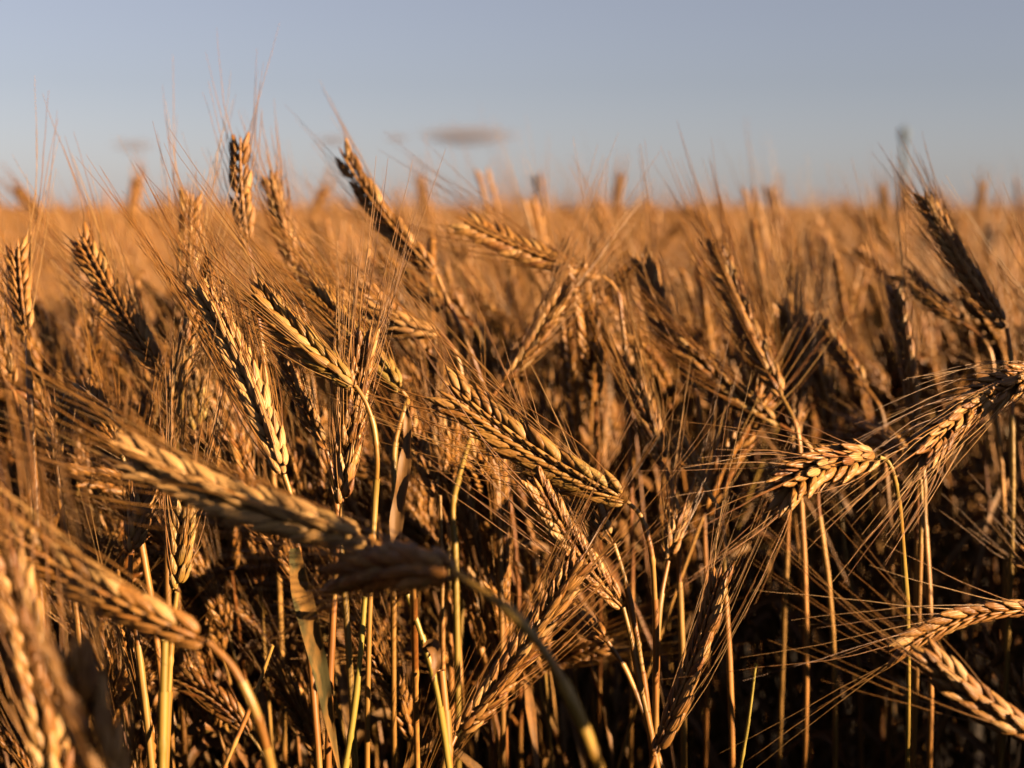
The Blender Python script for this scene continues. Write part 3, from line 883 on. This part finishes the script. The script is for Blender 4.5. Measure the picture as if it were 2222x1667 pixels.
pts, rots, scl, idx = [], [], [], []
def put(x, y, k, rz, sc, tilt=.05):
    pts.append((x, y, 0)); rots.append((random.gauss(0, tilt), random.gauss(-.02, tilt), rz)); scl.append(sc); idx.append(k)
# in view, beyond the individuals
y = 1.62
n_near = 0
while n_near < 5200:
    d = math.sqrt(random.uniform(1.75 ** 2, 6.5 ** 2)); x = random.uniform(-.52, .52) * d
    k, rz = pick(); put(x, d, k, rz, min(1.15, random.gauss(.965 if x < -.08 * d else (1.03 if d < 4 else .98), .065))); n_near += 1
# around the camera and beside the view: the crop goes on
n_fill = 0
while n_fill < 640:
    d = math.sqrt(random.uniform(.86 ** 2, 1.75 ** 2)); x = random.uniform(-.42, .42) * d
    if d < 1.1 and x > .08 * d: continue
    k, rz = pick(); sc = min(1.08, random.gauss(.97, .05))
    if hides_hero(VARS[k], np.array([x, d, 0]), rz, sc): continue
    put(x, d, k, rz, sc); n_fill += 1
n_side = 0
while n_side < 3000:
    x = random.uniform(-1.0, 1.9); yy = random.uniform(-1.2, 1.75)
    if x * x + yy * yy < .38 ** 2: continue
    if yy > 0 and -(.42 * yy + .10) < x < .42 * yy + (.28 if yy < .72 else .07): continue
    k, rz = pick(); sc = min(1.0, random.gauss(.86 if x > 0 and yy < .75 else .93, .045))
    if yy < 1.1 and in_view(k, x, yy, rz, sc): continue
    put(x, yy, k, rz, sc); n_side += 1
n_back = 0
while n_back < 900:                                 # unseen crop round the photographer, away from the sun, added to block low sky
    x = random.uniform(-1.3, .25); yy = random.uniform(-1.3, .75)
    if x * x + yy * yy < .30 ** 2 or (yy > 0 and x > -(.42 * yy + .10)) or (x > 0 and yy > -.3): continue
    k, rz = pick(); sc = min(1.1, random.gauss(1.0, .05))
    if in_view(k, x, yy, rz, sc): continue
    put(x, yy, k, rz, sc); n_back += 1
n_right = 0
while n_right < 700:  # unseen crop added on the right to shade the depth of the field
    yy = random.uniform(.76, 1.9); x = random.uniform(.3, 1.4)
    if x < .42 * yy + .06: continue
    k, rz = pick(); sc = min(1.06, random.gauss(.97, .05))
    if yy < 1.1 and in_view(k, x, yy, rz, sc): continue
    put(x, yy, k, rz, sc); n_right += 1
n_dense = 0
while n_dense < 1100:  # extra unseen crop in the sun's path, added to darken the lower stems
    x = random.uniform(.32, 1.5); yy = random.uniform(-.5, .75)
    if x * x + yy * yy < .38 ** 2 or (yy > 0 and x < .42 * yy + .30): continue
    k, rz = pick(); sc = min(1.0, random.gauss(.85 if x < .55 else .93, .04))
    if in_view(k, x, yy, rz, sc): continue
    put(x, yy, k, rz, sc); n_dense += 1
# unseen stalks added on the sun side, beyond the frame, to shade single ears
def shade(P, t, k, sc, rz):
    v = VARS[k]; c, s_ = math.cos(rz), math.sin(rz)
    q = v['curve'][len(v['curve']) // 2] * sc
    tgt = np.asarray(P) + SUN * t
    sc2 = sc * tgt[2] / q[2]
    q = q * (tgt[2] / q[2])
    put(tgt[0] - (c * q[0] - s_ * q[1]), tgt[1] - (s_ * q[0] + c * q[1]), k, rz, sc2, .001)
for i, (px, py, d, t, dz) in enumerate([(960, 1240, .466, .24, -.01), (900, 1238, .478, .262, -.015),
                                   (185, 1560, .40, .335, 0), (200, 1640, .40, .345, 0), (170, 1500, .40, .35, 0),
                                   (2220, 850, .725, .06, -.02), (2170, 870, .72, .08, -.02), (2120, 905, .71, .10, -.015), (2070, 940, .70, .12, -.015), (2100, 580, .88, .12, 0), (2150, 650, .865, .11, 0), (2060, 510, .89, .14, 0), (2040, 660, .99, .13, 0)]):
    shade(at(px, py, d) + np.array([0, 0, dz]), t, i % 5, 1.0, math.pi + random.gauss(0, .5))
# far: tufts
n = 0
while n < 15000:
    d = math.sqrt(random.uniform(6.3 ** 2, 50 ** 2)) if n > 5000 else math.sqrt(random.uniform(6.3 ** 2, 20 ** 2))
    x = random.uniform(-.55, .55) * d
    put(x, d, NV + random.randrange(NT), random.gauss(0, .5), min(1.12, random.gauss(.905, .085)), .02); n += 1

me = bpy.data.meshes.new('barley_crop')
me.from_pydata(pts, [], [])
a = me.attributes.new('rot', 'FLOAT_VECTOR', 'POINT'); a.data.foreach_set('vector', np.array(rots, np.float32).ravel())
a = me.attributes.new('scl', 'FLOAT', 'POINT'); a.data.foreach_set('value', np.array(scl, np.float32))
a = me.attributes.new('idx', 'INT', 'POINT'); a.data.foreach_set('value', np.array(idx, np.int32))
crop = link('barley_crop', me)
crop['kind'] = 'stuff'; crop['label'] = 'dense golden barley crop running back to the horizon'; crop['category'] = 'crop'
ng = bpy.data.node_groups.new('crop', 'GeometryNodeTree')
ng.interface.new_socket('Geometry', in_out='INPUT', socket_type='NodeSocketGeometry')
ng.interface.new_socket('Geometry', in_out='OUTPUT', socket_type='NodeSocketGeometry')
N, L = ng.nodes, ng.links
gi, go = N.new('NodeGroupInput'), N.new('NodeGroupOutput')
iop = N.new('GeometryNodeInstanceOnPoints')
jn = N.new('GeometryNodeJoinGeometry')
for p in reversed(PROTO):
    oi = N.new('GeometryNodeObjectInfo'); oi.inputs['Object'].default_value = p
    oi.inputs['As Instance'].default_value = True
    L.new(oi.outputs['Geometry'], jn.inputs[0])
L.new(gi.outputs[0], iop.inputs['Points']); L.new(jn.outputs[0], iop.inputs['Instance'])
iop.inputs['Pick Instance'].default_value = True
def named(nm, ty):
    q = N.new('GeometryNodeInputNamedAttribute'); q.data_type = ty; q.inputs[0].default_value = nm
    return q.outputs[0]
L.new(named('idx', 'INT'), iop.inputs['Instance Index'])
e2r = N.new('FunctionNodeEulerToRotation'); L.new(named('rot', 'FLOAT_VECTOR'), e2r.inputs[0]); L.new(e2r.outputs[0], iop.inputs['Rotation'])
L.new(named('scl', 'FLOAT'), iop.inputs['Scale'])
L.new(iop.outputs[0], go.inputs[0])
mod = crop.modifiers.new('crop', 'NODES'); mod.node_group = ng
print('POINTS', len(pts), 'OBJECTS', len(SC.objects))
